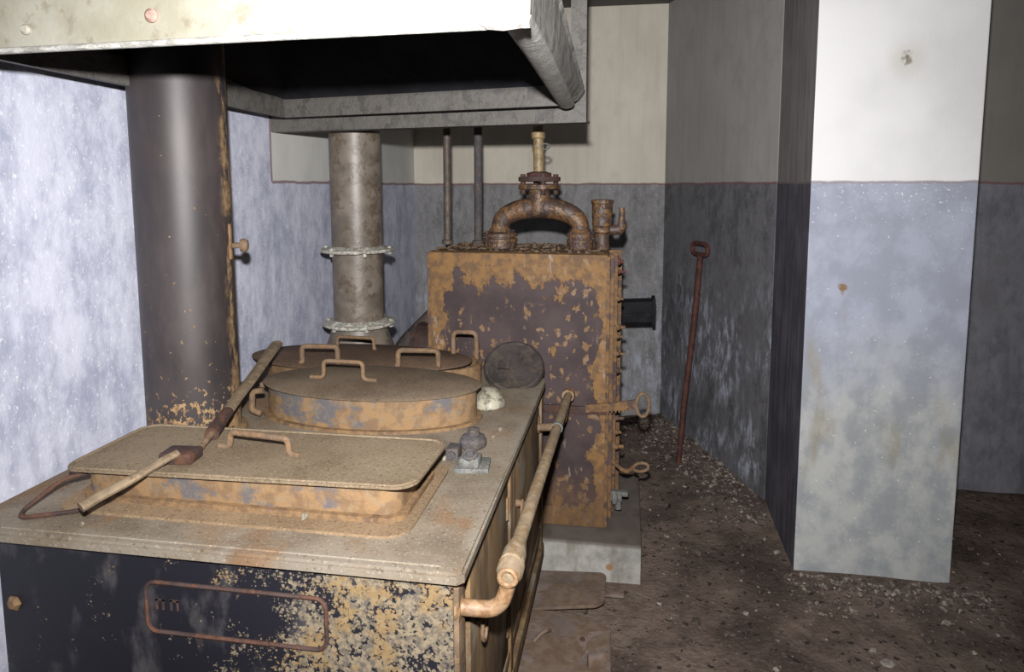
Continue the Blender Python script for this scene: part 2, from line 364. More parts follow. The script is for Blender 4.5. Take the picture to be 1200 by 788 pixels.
# ------------------------------------------------------------------ mesh helpers (all points in world metres)
def B(): return bmesh.new()
def frame_to(d):
    d = Vector(d).normalized(); return d.to_track_quat('Z', 'Y').to_matrix()
def box(bm, lo, hi, bev=0.0, R=None):
    lo, hi = Vector(lo), Vector(hi); c = (lo + hi) / 2; s = hi - lo
    r = bmesh.ops.create_cube(bm, size=1.0); v = r['verts']
    for q in v: q.co = Vector((q.co.x * s.x, q.co.y * s.y, q.co.z * s.z))
    if bev:
        es = list({e for q in v for e in q.link_edges})
        r2 = bmesh.ops.bevel(bm, geom=es, offset=bev, segments=2, affect='EDGES', profile=0.6)
        v = list({q for f in r2['faces'] for q in f.verts} | {q for q in v if q.is_valid})
    for q in v: q.co = (R @ q.co if R else q.co) + c
    return v
def ring(bm, c, X, Y, rx, ry, seg):
    return [bm.verts.new(c + X * (rx * math.cos(2 * math.pi * k / seg)) + Y * (ry * math.sin(2 * math.pi * k / seg))) for k in range(seg)]
def bridge(bm, a, b):
    n = len(a)
    for k in range(n): bm.faces.new((a[k], a[(k + 1) % n], b[(k + 1) % n], b[k]))
def lathe(bm, prof, o=(0, 0, 0), d=(0, 0, 1), seg=24, ex=1.0, cap=True):
    """profile of (radius, distance along d); ex stretches across x"""
    o = Vector(o); R = frame_to(d) if tuple(d) != (0, 0, 1) else Matrix.Identity(3)
    X, Y, Zv = R.col[0], R.col[1], R.col[2]
    rs = [ring(bm, o + Zv * h, X, Y, r * ex, r, seg) for r, h in prof]
    for a, b in zip(rs, rs[1:]): bridge(bm, a, b)
    if cap:
        bm.faces.new(list(reversed(rs[0]))); bm.faces.new(rs[-1])
def cyl(bm, a, b, r0, r1=None, seg=20):
    a, b = Vector(a), Vector(b); r1 = r0 if r1 is None else r1
    R = frame_to(b - a)
    ra = ring(bm, a, R.col[0], R.col[1], r0, r0, seg); rb = ring(bm, b, R.col[0], R.col[1], r1, r1, seg)
    bridge(bm, ra, rb); bm.faces.new(list(reversed(ra))); bm.faces.new(rb)
def tube(bm, pts, r, seg=12, closed=False, flat=1.0):
    pts = [Vector(p) for p in pts]; n = len(pts)
    rr = r if isinstance(r, (list, tuple)) else [r] * n
    ref = None; rs = []
    for i, p in enumerate(pts):
        if closed: t = pts[(i + 1) % n] - pts[i - 1]
        else: t = pts[min(i + 1, n - 1)] - pts[max(i - 1, 0)]
        t.normalize()
        if ref is None:
            ref = t.orthogonal() if abs(t.z) > 0.95 else t.cross(Vector((0, 0, 1)))
        ref = (ref - t * ref.dot(t)).normalized()
        rs.append(ring(bm, p, ref, t.cross(ref), rr[i], rr[i] * flat, seg))
    for a, b in zip(rs, rs[1:]): bridge(bm, a, b)
    if closed: bridge(bm, rs[-1], rs[0])
    else: bm.faces.new(list(reversed(rs[0]))); bm.faces.new(rs[-1])
def rounded(pts, r, n=5):
    """path with its inner corners rounded"""
    pts = [Vector(p) for p in pts]; out = [pts[0]]
    for a, b, c in zip(pts, pts[1:], pts[2:]):
        d1 = (a - b); d2 = (c - b); k = min(r, d1.length * 0.49, d2.length * 0.49)
        p, q = b + d1.normalized() * k, b + d2.normalized() * k
        for i in range(n + 1):
            t = i / n; out.append(p * (1 - t) ** 2 + b * 2 * t * (1 - t) + q * t * t)
    out.append(pts[-1]); return out
def prism(bm, poly, z0, z1):
    """poly of (x, y), extruded from z0 to z1; z may be functions of (x, y)"""
    f0 = z0 if callable(z0) else (lambda x, y: z0); f1 = z1 if callable(z1) else (lambda x, y: z1)
    a = [bm.verts.new((x, y, f0(x, y))) for x, y in poly]; b = [bm.verts.new((x, y, f1(x, y))) for x, y in poly]
    bridge(bm, a, b); bm.faces.new(list(reversed(a))); bm.faces.new(b)
def rrect(x0, y0, x1, y1, r, n=5):
    out = []
    for cx, cy, a0 in ((x1 - r, y0 + r, -90), (x1 - r, y1 - r, 0), (x0 + r, y1 - r, 90), (x0 + r, y0 + r, 180)):
        for i in range(n + 1):
            a = math.radians(a0 + 90 * i / n); out.append((cx + r * math.cos(a), cy + r * math.sin(a)))
    return out
def ell(cx, cy, rx, ry, n=64): return [(cx + rx * math.cos(2 * math.pi * k / n), cy + ry * math.sin(2 * math.pi * k / n)) for k in range(n)]
def ringwall(bm, outer, inner, z0, z1):
    """closed wall between two outlines of the same count"""
    a = [bm.verts.new((x, y, z0)) for x, y in outer]; b = [bm.verts.new((x, y, z1)) for x, y in outer]
    c = [bm.verts.new((x, y, z1)) for x, y in inner]; d = [bm.verts.new((x, y, z0)) for x, y in inner]
    bridge(bm, a, b); bridge(bm, b, c); bridge(bm, c, d); bridge(bm, d, a)

def wl(o):
    v = Vector((0, 0, 0))
    while o: v += o.location; o = o.parent
    return v
def obj(name, bm, mat, parent=None, smooth=35, origin=None):
    bmesh.ops.recalc_face_normals(bm, faces=bm.faces[:])
    me = bpy.data.meshes.new(name)
    if parent: off = wl(parent); loc = Vector((0, 0, 0))
    else:
        if origin is None:
            xs = [v.co.x for v in bm.verts]; ys = [v.co.y for v in bm.verts]; zs = [v.co.z for v in bm.verts]
            origin = ((min(xs) + max(xs)) / 2, (min(ys) + max(ys)) / 2, min(zs))
        off = loc = Vector(origin)
    for v in bm.verts: v.co -= off
    bm.to_mesh(me); bm.free()
    me.materials.append(M[mat])
    if smooth:
        me.shade_smooth(); me.set_sharp_from_angle(angle=math.radians(smooth))
    o = bpy.data.objects.new(name, me); C.objects.link(o); o.location = loc
    if parent: o.parent = parent
    return o
def tag(o, label, cat, group=None):
    o['label'] = label; o['category'] = cat
    if group: o['group'] = group
    return o
def thing(name, label, cat, loc, group=None):
    o = bpy.data.objects.new(name, None); C.objects.link(o); o.location = loc
    o.empty_display_size = 0.1
    return tag(o, label, cat, group)
def struct(name, bm, mat, smooth=None, label=None):
    o = obj(name, bm, mat, None, smooth, (0, 0, 0)); o['kind'] = 'structure'
    if label: o['label'] = label
    return o
def rock(bm, x, y, z, s, rnd, fl=0.6):
    bmq = bmesh.new(); bmesh.ops.create_icosphere(bmq, subdivisions=1, radius=1)
    sx, sy, sz = s * rnd.uniform(0.7, 1.3), s * rnd.uniform(0.6, 1.1), s * fl * rnd.uniform(0.5, 1)
    R = Matrix.Rotation(rnd.uniform(0, 6.3), 3, 'Z'); o = Vector((rnd.random() * 50, rnd.random() * 50, 0))
    mp = {}
    for v in bmq.verts:
        k = 1 + 0.45 * noise.noise(v.co * 1.6 + o); c = Vector((v.co.x * sx, v.co.y * sy, v.co.z * sz)) * k
        mp[v] = bm.verts.new(R @ c + Vector((x, y, z)))
    for f in bmq.faces: bm.faces.new([mp[v] for v in f.verts])
    bmq.free()
def mesh_of(f, *a, **k):
    bm = B(); f(bm, *a, **k); return bm

# ------------------------------------------------------------------ the room
WX, WY, CZ = -1.39, 4.15, 2.61
PA, PB = (0.232, WY), (0.67, 3.10)            # foot of the oblique wall
def floor_h(x, y):
    h = 0.010 * (noise.noise(Vector((x * 3, y * 3, 0))) + 0.5 * noise.noise(Vector((x * 9, y * 9, 2))))
    dx, dy = PB[0] - PA[0], PB[1] - PA[1]; L = math.hypot(dx, dy)
    d = abs((x - PA[0]) * dy - (y - PA[1]) * dx) / L
    t = ((x - PA[0]) * dx + (y - PA[1]) * dy) / L / L
    if -0.3 < t < 1.15:
        k = max(0, 1 - d / 0.40) * min(1, (t + 0.3) * 3) * (1 - 0.7 * max(0, min(1, t)))
        h += k * (0.055 + 0.03 * noise.noise(Vector((x * 8, y * 8, 5))))
    near = max(0, min(1, (y - 2.3) / 0.4))
    return h * (0.35 + 0.65 * near) - 0.004
bm = B()
NX, NY = 150, 170
X0, X1, Y0, Y1 = -1.6, 3.3, -1.6, 4.3
vv = [[bm.verts.new((X0 + (X1 - X0) * i / NX, Y0 + (Y1 - Y0) * j / NY, floor_h(X0 + (X1 - X0) * i / NX, Y0 + (Y1 - Y0) * j / NY))) for i in range(NX + 1)] for j in range(NY + 1)]
for j in range(NY):
    for i in range(NX): bm.faces.new((vv[j][i], vv[j][i + 1], vv[j + 1][i + 1], vv[j + 1][i]))
struct('floor', bm, 'floor', 60, 'uneven brown dirt floor strewn with debris')
struct('ceiling', mesh_of(box, (-1.6, -1.6, CZ), (3.3, 4.4, CZ + 0.15)), 'ceiling')
struct('wall_left', mesh_of(box, (WX - 0.2, -1.6, -0.1), (WX, WY, CZ)), 'wall_left')
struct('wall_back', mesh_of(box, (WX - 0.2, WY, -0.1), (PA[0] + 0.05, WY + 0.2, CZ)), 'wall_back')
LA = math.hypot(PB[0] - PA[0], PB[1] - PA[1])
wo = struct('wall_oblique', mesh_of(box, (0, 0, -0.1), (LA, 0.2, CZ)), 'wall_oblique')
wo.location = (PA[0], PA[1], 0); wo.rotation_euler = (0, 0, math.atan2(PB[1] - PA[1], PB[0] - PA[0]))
struct('wall_return', mesh_of(box, (PB[0] + 0.005, PB[1] - 0.02, -0.1), (PB[0] + 0.25, WY + 0.2, CZ)), 'dark_wall')
# pillar: its camera-facing side and its dirtier flank carry different colours
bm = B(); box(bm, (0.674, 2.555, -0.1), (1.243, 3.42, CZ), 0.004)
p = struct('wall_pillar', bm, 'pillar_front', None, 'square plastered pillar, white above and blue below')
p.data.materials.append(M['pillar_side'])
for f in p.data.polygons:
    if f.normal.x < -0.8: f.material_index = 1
struct('wall_alcove', mesh_of(box, (1.2, 3.40, -0.1), (3.3, 3.6, CZ)), 'wall_alcove')
struct('wall_right', mesh_of(box, (3.1, -1.6, -0.1), (3.3, 3.40, CZ)), 'dark_wall')
struct('wall_rear', mesh_of(box, (-1.6, -1.75, -0.1), (3.3, -1.6, CZ)), 'dark_wall')

# ------------------------------------------------------------------ kitchen range
TZ = 0.80
rg = thing('kitchen_range', 'long black iron kitchen range with dusty worktop and rust-flaked front', 'stove', (-0.8, 1.7, 0))
obj('plinth', mesh_of(box, (-1.24, 1.16, 0.0), (-0.385, 2.30, 0.12)), 'rust_dark', rg)
bm = B(); box(bm, (-1.285, 1.112, 0.10), (-0.312, 2.34, 0.778), 0.004)
obj('body', bm, 'range_side', rg)
fp = obj('front_panel', mesh_of(box, (-1.287, 1.098, 0.10), (-0.308, 1.113, 0.779), 0.003), 'range_front', rg)
# cast name panel: a raised rounded border with worn, unreadable raised marks
bm = B(); w = rrect(-0.945, 0.607, -0.56, 0.713, 0.022, 6)
tube(bm, [(x, 1.0975, z) for x, z in w], 0.0048, 6, closed=True)
obj('name_panel_border', bm, 'rust_dark', fp)
bm = B()
for k in range(11):
    if k > 1: continue                           # only the first two marks still show; the rest is lost under rust
    x = -0.925 + k * 0.032
    for zz in (0.655, 0.62):
        if zz == 0.62: continue
        box(bm, (x, 1.0970, zz), (x + 0.005, 1.0985, zz + 0.022)); box(bm, (x + 0.014, 1.0970, zz), (x + 0.019, 1.0985, zz + 0.022))
        box(bm, (x, 1.0970, zz + 0.018), (x + 0.019, 1.0985, zz + 0.023))
obj('worn_relief', bm, 'rust_dark', fp)['kind'] = 'stuff'
bm = B(); lathe(bm, [(0.017, 0), (0.016, 0.006), (0.009, 0.011)], (-1.256, 1.1, 0.633), (0, -1, 0), 6)
obj('bolt', bm, 'rust_orange', rg)['label'] = 'orange rusted bolt head'
# worktop with rolled front lip and a rounded far corner
def wt_poly(e=0.0):
    far = [(-0.283 + e, 2.24)] + [(-0.403 + 0.12 * math.cos(a) + e, 2.28 + 0.12 * math.sin(a)) for a in [math.radians(t) for t in (0, 18, 36, 54, 72, 90)]]
    return [(-1.375, 1.078 - e), (-0.295 + e, 1.078 - e), (-0.283 + e, 1.09 - e)] + far + [(-1.375, 2.40 + e)]
bm = B(); prism(bm, wt_poly(), 0.779, TZ)
bmesh.ops.bevel(bm, geom=[e for e in bm.edges if all(v.co.z > 0.79 for v in e.verts)], offset=0.006, segments=2, affect='EDGES')
obj('worktop', bm, 'worktop', rg)
bm = B(); tube(bm, [(-1.37, 1.097, TZ - 0.002), (-0.8, 1.099, TZ - 0.0015), (-0.33, 1.101, TZ - 0.002)], 0.0045, 6)
obj('worktop_bead', bm, 'worktop', rg)
# side: door frames, ribs and latches seen at a raking angle
for (y0, y1) in ((1.20, 1.62), (1.70, 2.24)):
    d = obj('side_door', mesh_of(box, (-0.315, y0, 0.24), (-0.300, y1, 0.74), 0.004), 'range_side', rg)
    bm = B(); cyl(bm, (-0.302, y0 + 0.05, 0.60), (-0.285, y0 + 0.05, 0.60), 0.012, 0.008)
    tube(bm, [(-0.282, y0 + 0.05 + 0.022 * math.cos(a), 0.58 + 0.03 * math.sin(a)) for a in [k * math.pi / 6 for k in range(12)]], 0.004, 6, closed=True)
    obj('latch_ring', bm, 'handle', d)
    for zz in (0.33, 0.66): obj('hinge', mesh_of(cyl, (-0.302, y1 - 0.02, zz - 0.03), (-0.302, y1 - 0.02, zz + 0.03), 0.008, seg=10), 'rust_orange', d)
obj('corner_post', mesh_of(box, (-0.318, 1.104, 0.10), (-0.298, 1.15, 0.778), 0.004), 'handle', rg)
for yy in (1.655, 2.30):
    obj('rib', mesh_of(box, (-0.316, yy - 0.018, 0.12), (-0.296, yy + 0.018, 0.778), 0.004), 'range_side', rg)
obj('skirting_strip', mesh_of(box, (-0.318, 1.11, 0.10), (-0.292, 2.33, 0.155), 0.004), 'range_side', rg)
obj('skirting_strip', mesh_of(box, (-0.318, 1.16, 0.205), (-0.298, 2.30, 0.235), 0.003), 'range_side', rg)

# rectangular opening: stepped base flange and collar
bm = B(); prism(bm, rrect(-1.235, 1.172, -0.425, 1.535, 0.055), 0.795, 0.806)
obj('collar_flange', bm, 'flange_dust', rg)
bm = B(); ringwall(bm, rrect(-1.205, 1.232, -0.462, 1.472, 0.04), rrect(-1.197, 1.24, -0.47, 1.464, 0.034), 0.80, 0.874)
obj('rectangular_collar', bm, 'collar', rg)
bm = B(); ringwall(bm, rrect(-1.213, 1.218, -0.448, 1.482, 0.045), rrect(-1.203, 1.232, -0.462, 1.47, 0.038), 0.80, 0.818)
obj('collar_bead', bm, 'rust_orange', rg)
# oval collars
NC = (-0.775, 1.862)
bm = B(); ringwall(bm, ell(NC[0], NC[1], 0.333, 0.158), ell(NC[0], NC[1], 0.325, 0.150), 0.795, 0.896)
obj('oval_collar', bm, 'collar', rg)
bm = B(); ringwall(bm, ell(NC[0], NC[1], 0.350, 0.172), ell(NC[0], NC[1], 0.33, 0.154), 0.795, 0.809)
obj('collar_bead', bm, 'rust_orange', rg)
RC = (-0.96, 2.215)
bm = B(); ringwall(bm, ell(RC[0] + 0.045, RC[1], 0.408, 0.168), ell(RC[0] + 0.045, RC[1], 0.397, 0.158), 0.795, 0.8735)
rc_ = obj('oval_collar', bm, 'rust_orange', rg)
bm = B(); prism(bm, ell(RC[0] + 0.045, RC[1], 0.3965, 0.1575), 0.80, 0.845)
obj('crusted_bed', bm, 'flake', rc_, None)
bm = B(); rnd = random.Random(3)
for k in range(70):
    x = rnd.uniform(-0.60, -0.525); y = RC[1] + rnd.uniform(-0.08, 0.09)
    if ((x - RC[0] - 0.045) / 0.385) ** 2 + ((y - RC[1]) / 0.148) ** 2 > 1: continue
    rock(bm, x, y, 0.850, rnd.uniform(0.004, 0.010), rnd, 0.9)
obj('rust_crumbs', bm, 'flake', rc_, None)['kind'] = 'stuff'
bm = B(); tube(bm, rounded([(-0.63, 2.30, 0.801), (-0.63, 2.295, 0.968), (-0.542, 2.295, 0.968), (-0.542, 2.30, 0.801)], 0.022, 5), 0.0088, 10)
obj('loop_handle', bm, 'handle', rc_)

# small lugs on the wall end of the oval collar
bm = B(); tube(bm, rounded([(-1.085, 1.775, 0.885), (-1.118, 1.772, 0.882), (-1.122, 1.768, 0.825), (-1.09, 1.768, 0.815)], 0.012, 4), 0.009, 10)
obj('collar_loop', bm, 'handle', rg)
obj('collar_lug', mesh_of(box, (-1.155, 1.87, 0.862), (-1.10, 1.90, 0.878), 0.004), 'handle', rg)
# towel rail along the flank
rl = obj('rail', mesh_of(tube, [(-0.21, 1.16, 0.775), (-0.2085, 1.5, 0.765), (-0.2065, 1.9, 0.75), (-0.205, 2.372, 0.726)], 0.0155, 14), 'rail', rg)
bm = B(); cyl(bm, (-0.2062, 1.96, 0.748), (-0.2060, 1.975, 0.7472), 0.0185, seg=16); obj('rail_joint', bm, 'fitting', rl)
bm = B(); cyl(bm, (-0.2055, 2.345, 0.727), (-0.205, 2.385, 0.726), 0.023, seg=16)
obj('rail_cap', bm, 'bracket', rl)
bm = B()
tube(bm, [(-0.21, 1.16, 0.775), (-0.2095, 1.2, 0.774), (-0.209, 1.25, 0.7725)], [0.024, 0.024, 0.016], 16, flat=1.1)
lathe(bm, [(0.012, -0.006), (0.019, -0.004), (0.026, 0.01), (0.026, 0.04), (0.02, 0.046)], (-0.2095, 1.132, 0.772), (0.0, 1, 0.0), 20)
eye = obj('rail_eye', bm, 'rail', rl)
bm = B(); tube(bm, [(-0.2095 + 0.0155 * math.cos(a), 1.127, 0.772 + 0.0155 * math.sin(a)) for a in [k * math.pi / 10 for k in range(20)]], 0.0055, 8, closed=True)
obj('eye_rim', bm, 'bracket', rl)
bm = B(); tube(bm, rounded([(-0.302, 1.125, 0.706), (-0.225, 1.135, 0.700), (-0.208, 1.145, 0.765)], 0.05, 8), 0.0155, 14)
lathe(bm, [(0.026, 0), (0.026, 0.004), (0.019, 0.010)], (-0.307, 1.125, 0.706), (1, 0, 0), 18)
obj('rail_bracket', bm, 'bracket', rg)
bm = B(); tube(bm, rounded([(-0.302, 2.20, 0.655), (-0.215, 2.22, 0.655), (-0.2055, 2.30, 0.728)], 0.05, 8), 0.014, 12)
obj('rail_bracket', bm, 'handle', rg)

# ------------------------------------------------------------------ lids on the range
def handle(bm, a, b, h, r=0.0075, foot=0.03, lean=(0, 0)):
    a, b = Vector(a), Vector(b); u = (b - a).normalized(); up = Vector((lean[0], lean[1], h))
    pts = rounded([a - u * foot + Vector((0, 0, r * 0.6)), a + Vector((0, 0, r * 0.6)), a + up, b + up, b + Vector((0, 0, r * 0.6)), b + u * foot + Vector((0, 0, r * 0.6))], 0.016, 4)
    tube(bm, pts, r, 10)

t = thing('pot_lid', 'rectangular dusty iron lid with rounded corners over front opening', 'lid', (-0.83, 1.35, 0.874))
def lid_z(x, y): return 0.876 + 0.010 * max(0, (x + 0.62) / 0.2) * max(0, (1.36 - y) / 0.14) - 0.004 * max(0, (-x - 1.1) / 0.1)
bm = B()
po = rrect(-1.245, 1.212, -0.422, 1.492, 0.045, 6)
# plate as a grid of strips so that it can warp at its corner
prism(bm, po, lambda x, y: lid_z(x, y), lambda x, y: lid_z(x, y) + 0.006)
top = [f for f in bm.faces if len(f.verts) > 6]
bmesh.ops.triangulate(bm, faces=top)
obj('plate', bm, 'lid_front', t)
bm = B(); tube(bm, [(x, y, lid_z(x, y) + 0.005) for x, y in rrect(-1.238, 1.219, -0.429, 1.485, 0.04, 6)], 0.0048, 6, closed=True)
obj('rolled_edge', bm, 'lid_front', t)
bm = B(); handle(bm, (-0.925, 1.365, 0.880), (-0.765, 1.345, 0.880), 0.042, 0.0075, 0.03)
obj('handle', bm, 'handle', t)

t = thing('pot_lid', 'oval dusty grey-brown lid over middle pan, in front of the broader lid', 'lid', (NC[0], NC[1], 0.896))
bm = B(); rs = [[bm.verts.new((x, y, z)) for x, y in ell(NC[0], NC[1], rx, ry)] for rx, ry, z in ((0.345, 0.170, 0.897), (0.348, 0.172, 0.902), (0.335, 0.162, 0.9055), (0.10, 0.05, 0.9065))]
for a, b in zip(rs, rs[1:]): bridge(bm, a, b)
bm.faces.new(rs[-1]); bm.faces.new(list(reversed(rs[0])))
obj('plate', bm, 'lid_oval', t)
bm = B(); handle(bm, (-0.925, 1.852, 0.907), (-0.795, 1.848, 0.907), 0.058, 0.0065, 0.045)
obj('handle', bm, 'handle', t)

t = thing('pot_lid', 'broad oval brown lid with three handles over rear pan', 'lid', (RC[0], RC[1], 0.874))
bm = B(); rs = [[bm.verts.new((x, y, z)) for x, y in ell(RC[0], RC[1], rx, ry)] for rx, ry, z in ((0.418, 0.176, 0.875), (0.42, 0.178, 0.881), (0.405, 0.168, 0.886), (0.1, 0.05, 0.888))]
for a, b in zip(rs, rs[1:]): bridge(bm, a, b)
bm.faces.new(rs[-1]); bm.faces.new(list(reversed(rs[0])))
obj('plate', bm, 'lid_rear', t)
for a, b, h in (((-1.115, 2.075, 0.887), (-0.988, 2.085, 0.887), 0.062), ((-0.768, 2.085, 0.887), (-0.63, 2.10, 0.887), 0.058), ((-1.09, 2.30, 0.887), (-0.94, 2.295, 0.887), 0.045)):
    bm = B(); handle(bm, a, b, h, 0.009 if h > 0.05 else 0.0065, 0.008)
    obj('handle', bm, 'handle', t)

# dark ring plate leaning over the worktop's far corner
t = thing('hob_plate', 'round dark cast-iron hob plate tilted up against the boiler', 'hob plate', (-0.395, 2.2, TZ))
R = Matrix.Rotation(math.radians(42), 3, 'X') @ Matrix.Rotation(math.radians(6), 3, 'Y')
dirn = R @ Vector((0, 0, 1)); cen = Vector((-0.392, 2.245, 0.862))
bm = B(); lathe(bm, [(0.09, -0.030), (0.106, -0.026), (0.110, -0.010), (0.104, 0.003), (0.096, 0.006), (0.086, 0.001), (0.04, 0.004), (0.01, 0.005)], cen, dirn, 40)
obj('disc', bm, 'black_iron', t)
bm = B()
v = box(bm, (-0.022, -0.018, 0.0), (0.022, 0.018, 0.014), 0.003)
for q in v: q.co = cen + R @ (q.co + Vector((-0.035, -0.005, 0.003)))
obj('square_boss', bm, 'black_iron', t)
bm = B(); cyl(bm, cen + dirn * -0.02, (cen.x, cen.y + 0.09, TZ + 0.001), 0.012, 0.016)
obj('rear_knob', bm, 'black_iron', t)

# white fragment and the small pieces lying on the worktop
bm = B()
lathe(bm, [(0.052, 0.0), (0.058, 0.006), (0.054, 0.026), (0.040, 0.046), (0.018, 0.056), (0.002, 0.057)], (-0.432, 1.985, TZ + 0.0005), (0, 0, 1), 28)
for q in bm.verts:
    k = noise.noise(q.co * 26) * 0.007
    q.co.x += k; q.co.y += k * 0.6 + 0.012 * max(0, (q.co.z - 0.83) / 0.03)
    if q.co.x < -0.465 and q.co.z > 0.82: q.co.z -= 0.016
tag(obj('enamel_bowl', bm, 'ceramic'), 'chipped whitish upturned bowl on worktop beside dark hob plate', 'bowl')

t = thing('knob', 'dark mushroom-shaped iron knob lying on worktop', 'knob', (-0.402, 1.66, TZ))
bm = B(); lathe(bm, [(0.030, 0), (0.036, 0.006), (0.037, 0.02), (0.032, 0.026), (0.032, 0.03), (0.022, 0.034)], (-0.402, 1.655, TZ), (0, 0, 1), 22)
obj('cap', bm, 'grey_iron', t)
bm = B(); box(bm, (-0.418, 1.652, 0.832), (-0.386, 1.664, 0.852), 0.003); cyl(bm, (-0.402, 1.658, 0.83), (-0.402, 1.658, 0.85), 0.015)
obj('stem', bm, 'grey_iron', t)
bm = B(); box(bm, (-0.452, 1.555, TZ), (-0.418, 1.60, 0.832), 0.005); cyl(bm, (-0.435, 1.556, 0.817), (-0.435, 1.548, 0.817), 0.010)
tag(obj('iron_nut', bm, 'grey_iron'), 'small square dark iron block between lid and grey fitting', 'nut')
t = thing('pipe_fitting', 'small grey square fitting with round blue-grey socket on worktop', 'fitting', (-0.375, 1.53, TZ))
bm = B(); box(bm, (-0.415, 1.49, TZ), (-0.33, 1.565, 0.812), 0.003, Matrix.Rotation(0.12, 3, 'Z')); box(bm, (-0.402, 1.50, 0.808), (-0.352, 1.55, 0.832), 0.006)
obj('block', bm, 'fitting', t)
bm = B(); lathe(bm, [(0.020, 0), (0.020, 0.010), (0.016, 0.012), (0.012, 0.011), (0.011, 0.003)], (-0.377, 1.52, 0.8305), (0, -0.35, 0.94), 18)
obj('socket', bm, 'grey_iron', t)

# sticks across the lids
def stick(bm, a, b, r0, r1, flat=0.7, n=7):
    a, b = Vector(a), Vector(b)
    tube(bm, [a.lerp(b, k / n) + Vector((0, 0, 0.0012 * math.sin(k * 1.3))) for k in range(n + 1)], [r0 + (r1 - r0) * k / n for k in range(n + 1)], 10, flat=flat)
t = thing('wooden_stick', 'grey wooden stick with dark wrapped end leaning from front lid to rear lid', 'stick', (-1.05, 1.5, 0.88))
A0 = Vector((-1.200, 2.06, 0.957)); A1 = Vector((-0.978, 1.335, 0.893))
w0 = A0.lerp(A1, 0.74); w1 = A0.lerp(A1, 0.91)
obj('shaft', mesh_of(stick, A0, w0, 0.021, 0.016, 0.6), 'wood', t)
obj('wrapping', mesh_of(stick, w0, w1, 0.016, 0.018, 0.9, 4), 'rust_dark', t)
obj('tang', mesh_of(stick, w1, A1 + Vector((0.004, -0.02, -0.003)), 0.008, 0.006, 1.0, 3), 'handle', t)
t = thing('wooden_stick', 'thick grey stick with square brown head resting on front lid', 'stick', (-1.1, 1.25, 0.86))
B0 = Vector((-0.985, 1.262, 0.909)); B1 = Vector((-1.072, 1.088, 0.862))
obj('shaft', mesh_of(stick, B0, B1, 0.0115, 0.0145), 'wood', t)
bm = B(); box(bm, (-1.03, 1.255, 0.8825), (-0.955, 1.31, 0.908), 0.006, Matrix.Rotation(0.1, 3, 'Z'))
obj('head', bm, 'rust_dark', t)
bm = B(); tube(bm, rounded([(-1.20, 1.245, 0.855), (-1.235, 1.215, 0.853), (-1.275, 1.15, 0.808), (-1.255, 1.125, 0.806), (-1.17, 1.165, 0.806), (-1.145, 1.168, 0.812), (-1.13, 1.158, 0.807)], 0.03, 5), 0.0052, 8)
tag(obj('bent_wire', bm, 'rust_dark'), 'bent dark wire loop at wall end of rectangular lid', 'wire')
for (x, y, s) in ((-0.66, 1.155, 0.009), (-1.11, 1.128, 0.006), (-0.352, 1.78, 0.007), (-0.36, 1.72, 0.007), (-0.455, 1.56, 0.007)):
    bm = B(); bmesh.ops.create_icosphere(bm, subdivisions=1, radius=s)
    for q in bm.verts: q.co = Vector((x, y, TZ + s * 0.55)) + q.co * (1 + 0.5 * noise.noise(q.co * 200 + Vector((x * 50, y, 0))))
    if x == -0.66:
        for q in bm.verts: q.co.z += 0.006; q.co.y += 0.06
    tag(obj('plaster_crumb', bm, 'ceramic', None, None), 'tiny white plaster crumb lying on the range top', 'crumb', 'plaster crumbs on the range top')

# ------------------------------------------------------------------ stovepipe through the hood
t = thing('stovepipe', 'thick dark iron stovepipe with rust-flaked foot on the range', 'stovepipe', (-1.215, 1.635, TZ))
PX_, PY_ = -1.213, 1.635
bm = B(); lathe(bm, [(0.121, 0.0), (0.121, 1.2), (0.121, 1.25)], (PX_, PY_, TZ + 0.001), (0, 0, 1), 56)
obj('tube', bm, 'stack', t)
bm = B(); lathe(bm, [(0.138, 0.0), (0.136, 0.010), (0.123, 0.016)], (PX_, PY_, TZ + 0.0005), (0, 0, 1), 48)
obj('foot_ring', bm, 'rust_orange', t)
bm = B(); a = math.radians(22); d = Vector((math.cos(a), math.sin(a), 0)); q = Vector((PX_, PY_, 1.337)) + d * 0.117
lathe(bm, [(0.008, 0), (0.008, 0.022), (0.017, 0.024), (0.02, 0.034), (0.015, 0.044), (0.004, 0.047)], q, d, 16)
obj('damper_knob', bm, 'handle', t)
bm = B(); a = math.radians(10); d = Vector((math.cos(a), math.sin(a), 0)); q = Vector((PX_, PY_, 0)) + d * 0.122
box(bm, (q.x - 0.006, q.y - 0.004, 1.30), (q.x + 0.003, q.y + 0.006, 1.40), 0.002)
obj('damper_strip', bm, 'rust_orange', t)

# ------------------------------------------------------------------ hood
hd = thing('cooker_hood', 'pale grey sheet-metal cooker hood with rolled rim above the range', 'hood', (-0.7, 1.6, 1.75))
HFL, HFR, HBR, HBL = (-1.285, 1.06), (-0.15, 1.005), (-0.180, 2.105), (-1.285, 2.315)
TF, TB = 1.935, 1.825                           # skirt top, front and back
zt = {0: TF, 1: TF, 2: TB, 3: TB}
cs = [HFL, HFR, HBR, HBL]
inner = []
cx = sum(c[0] for c in cs) / 4; cy = sum(c[1] for c in cs) / 4
for c in cs:
    v = Vector((cx - c[0], cy - c[1])).normalized() * 0.012; inner.append((c[0] + v.x, c[1] + v.y))
def panel(k, z0=1.762):
    bm = B(); a, b = k, (k + 1) % 4
    pts = [(cs[a], inner[a]), (cs[b], inner[b])]
    v = []
    for i, (o_, n_) in zip((a, b), pts):
        v.append([bm.verts.new((*o_, z0)), bm.verts.new((*o_, zt[i])), bm.verts.new((*n_, zt[i])), bm.verts.new((*n_, z0))])
    bridge(bm, v[0], v[1]); bm.faces.new(v[0]); bm.faces.new(list(reversed(v[1]))); return bm
obj('front_panel', panel(0, 1.745), 'hood', hd, None)
bm = B()
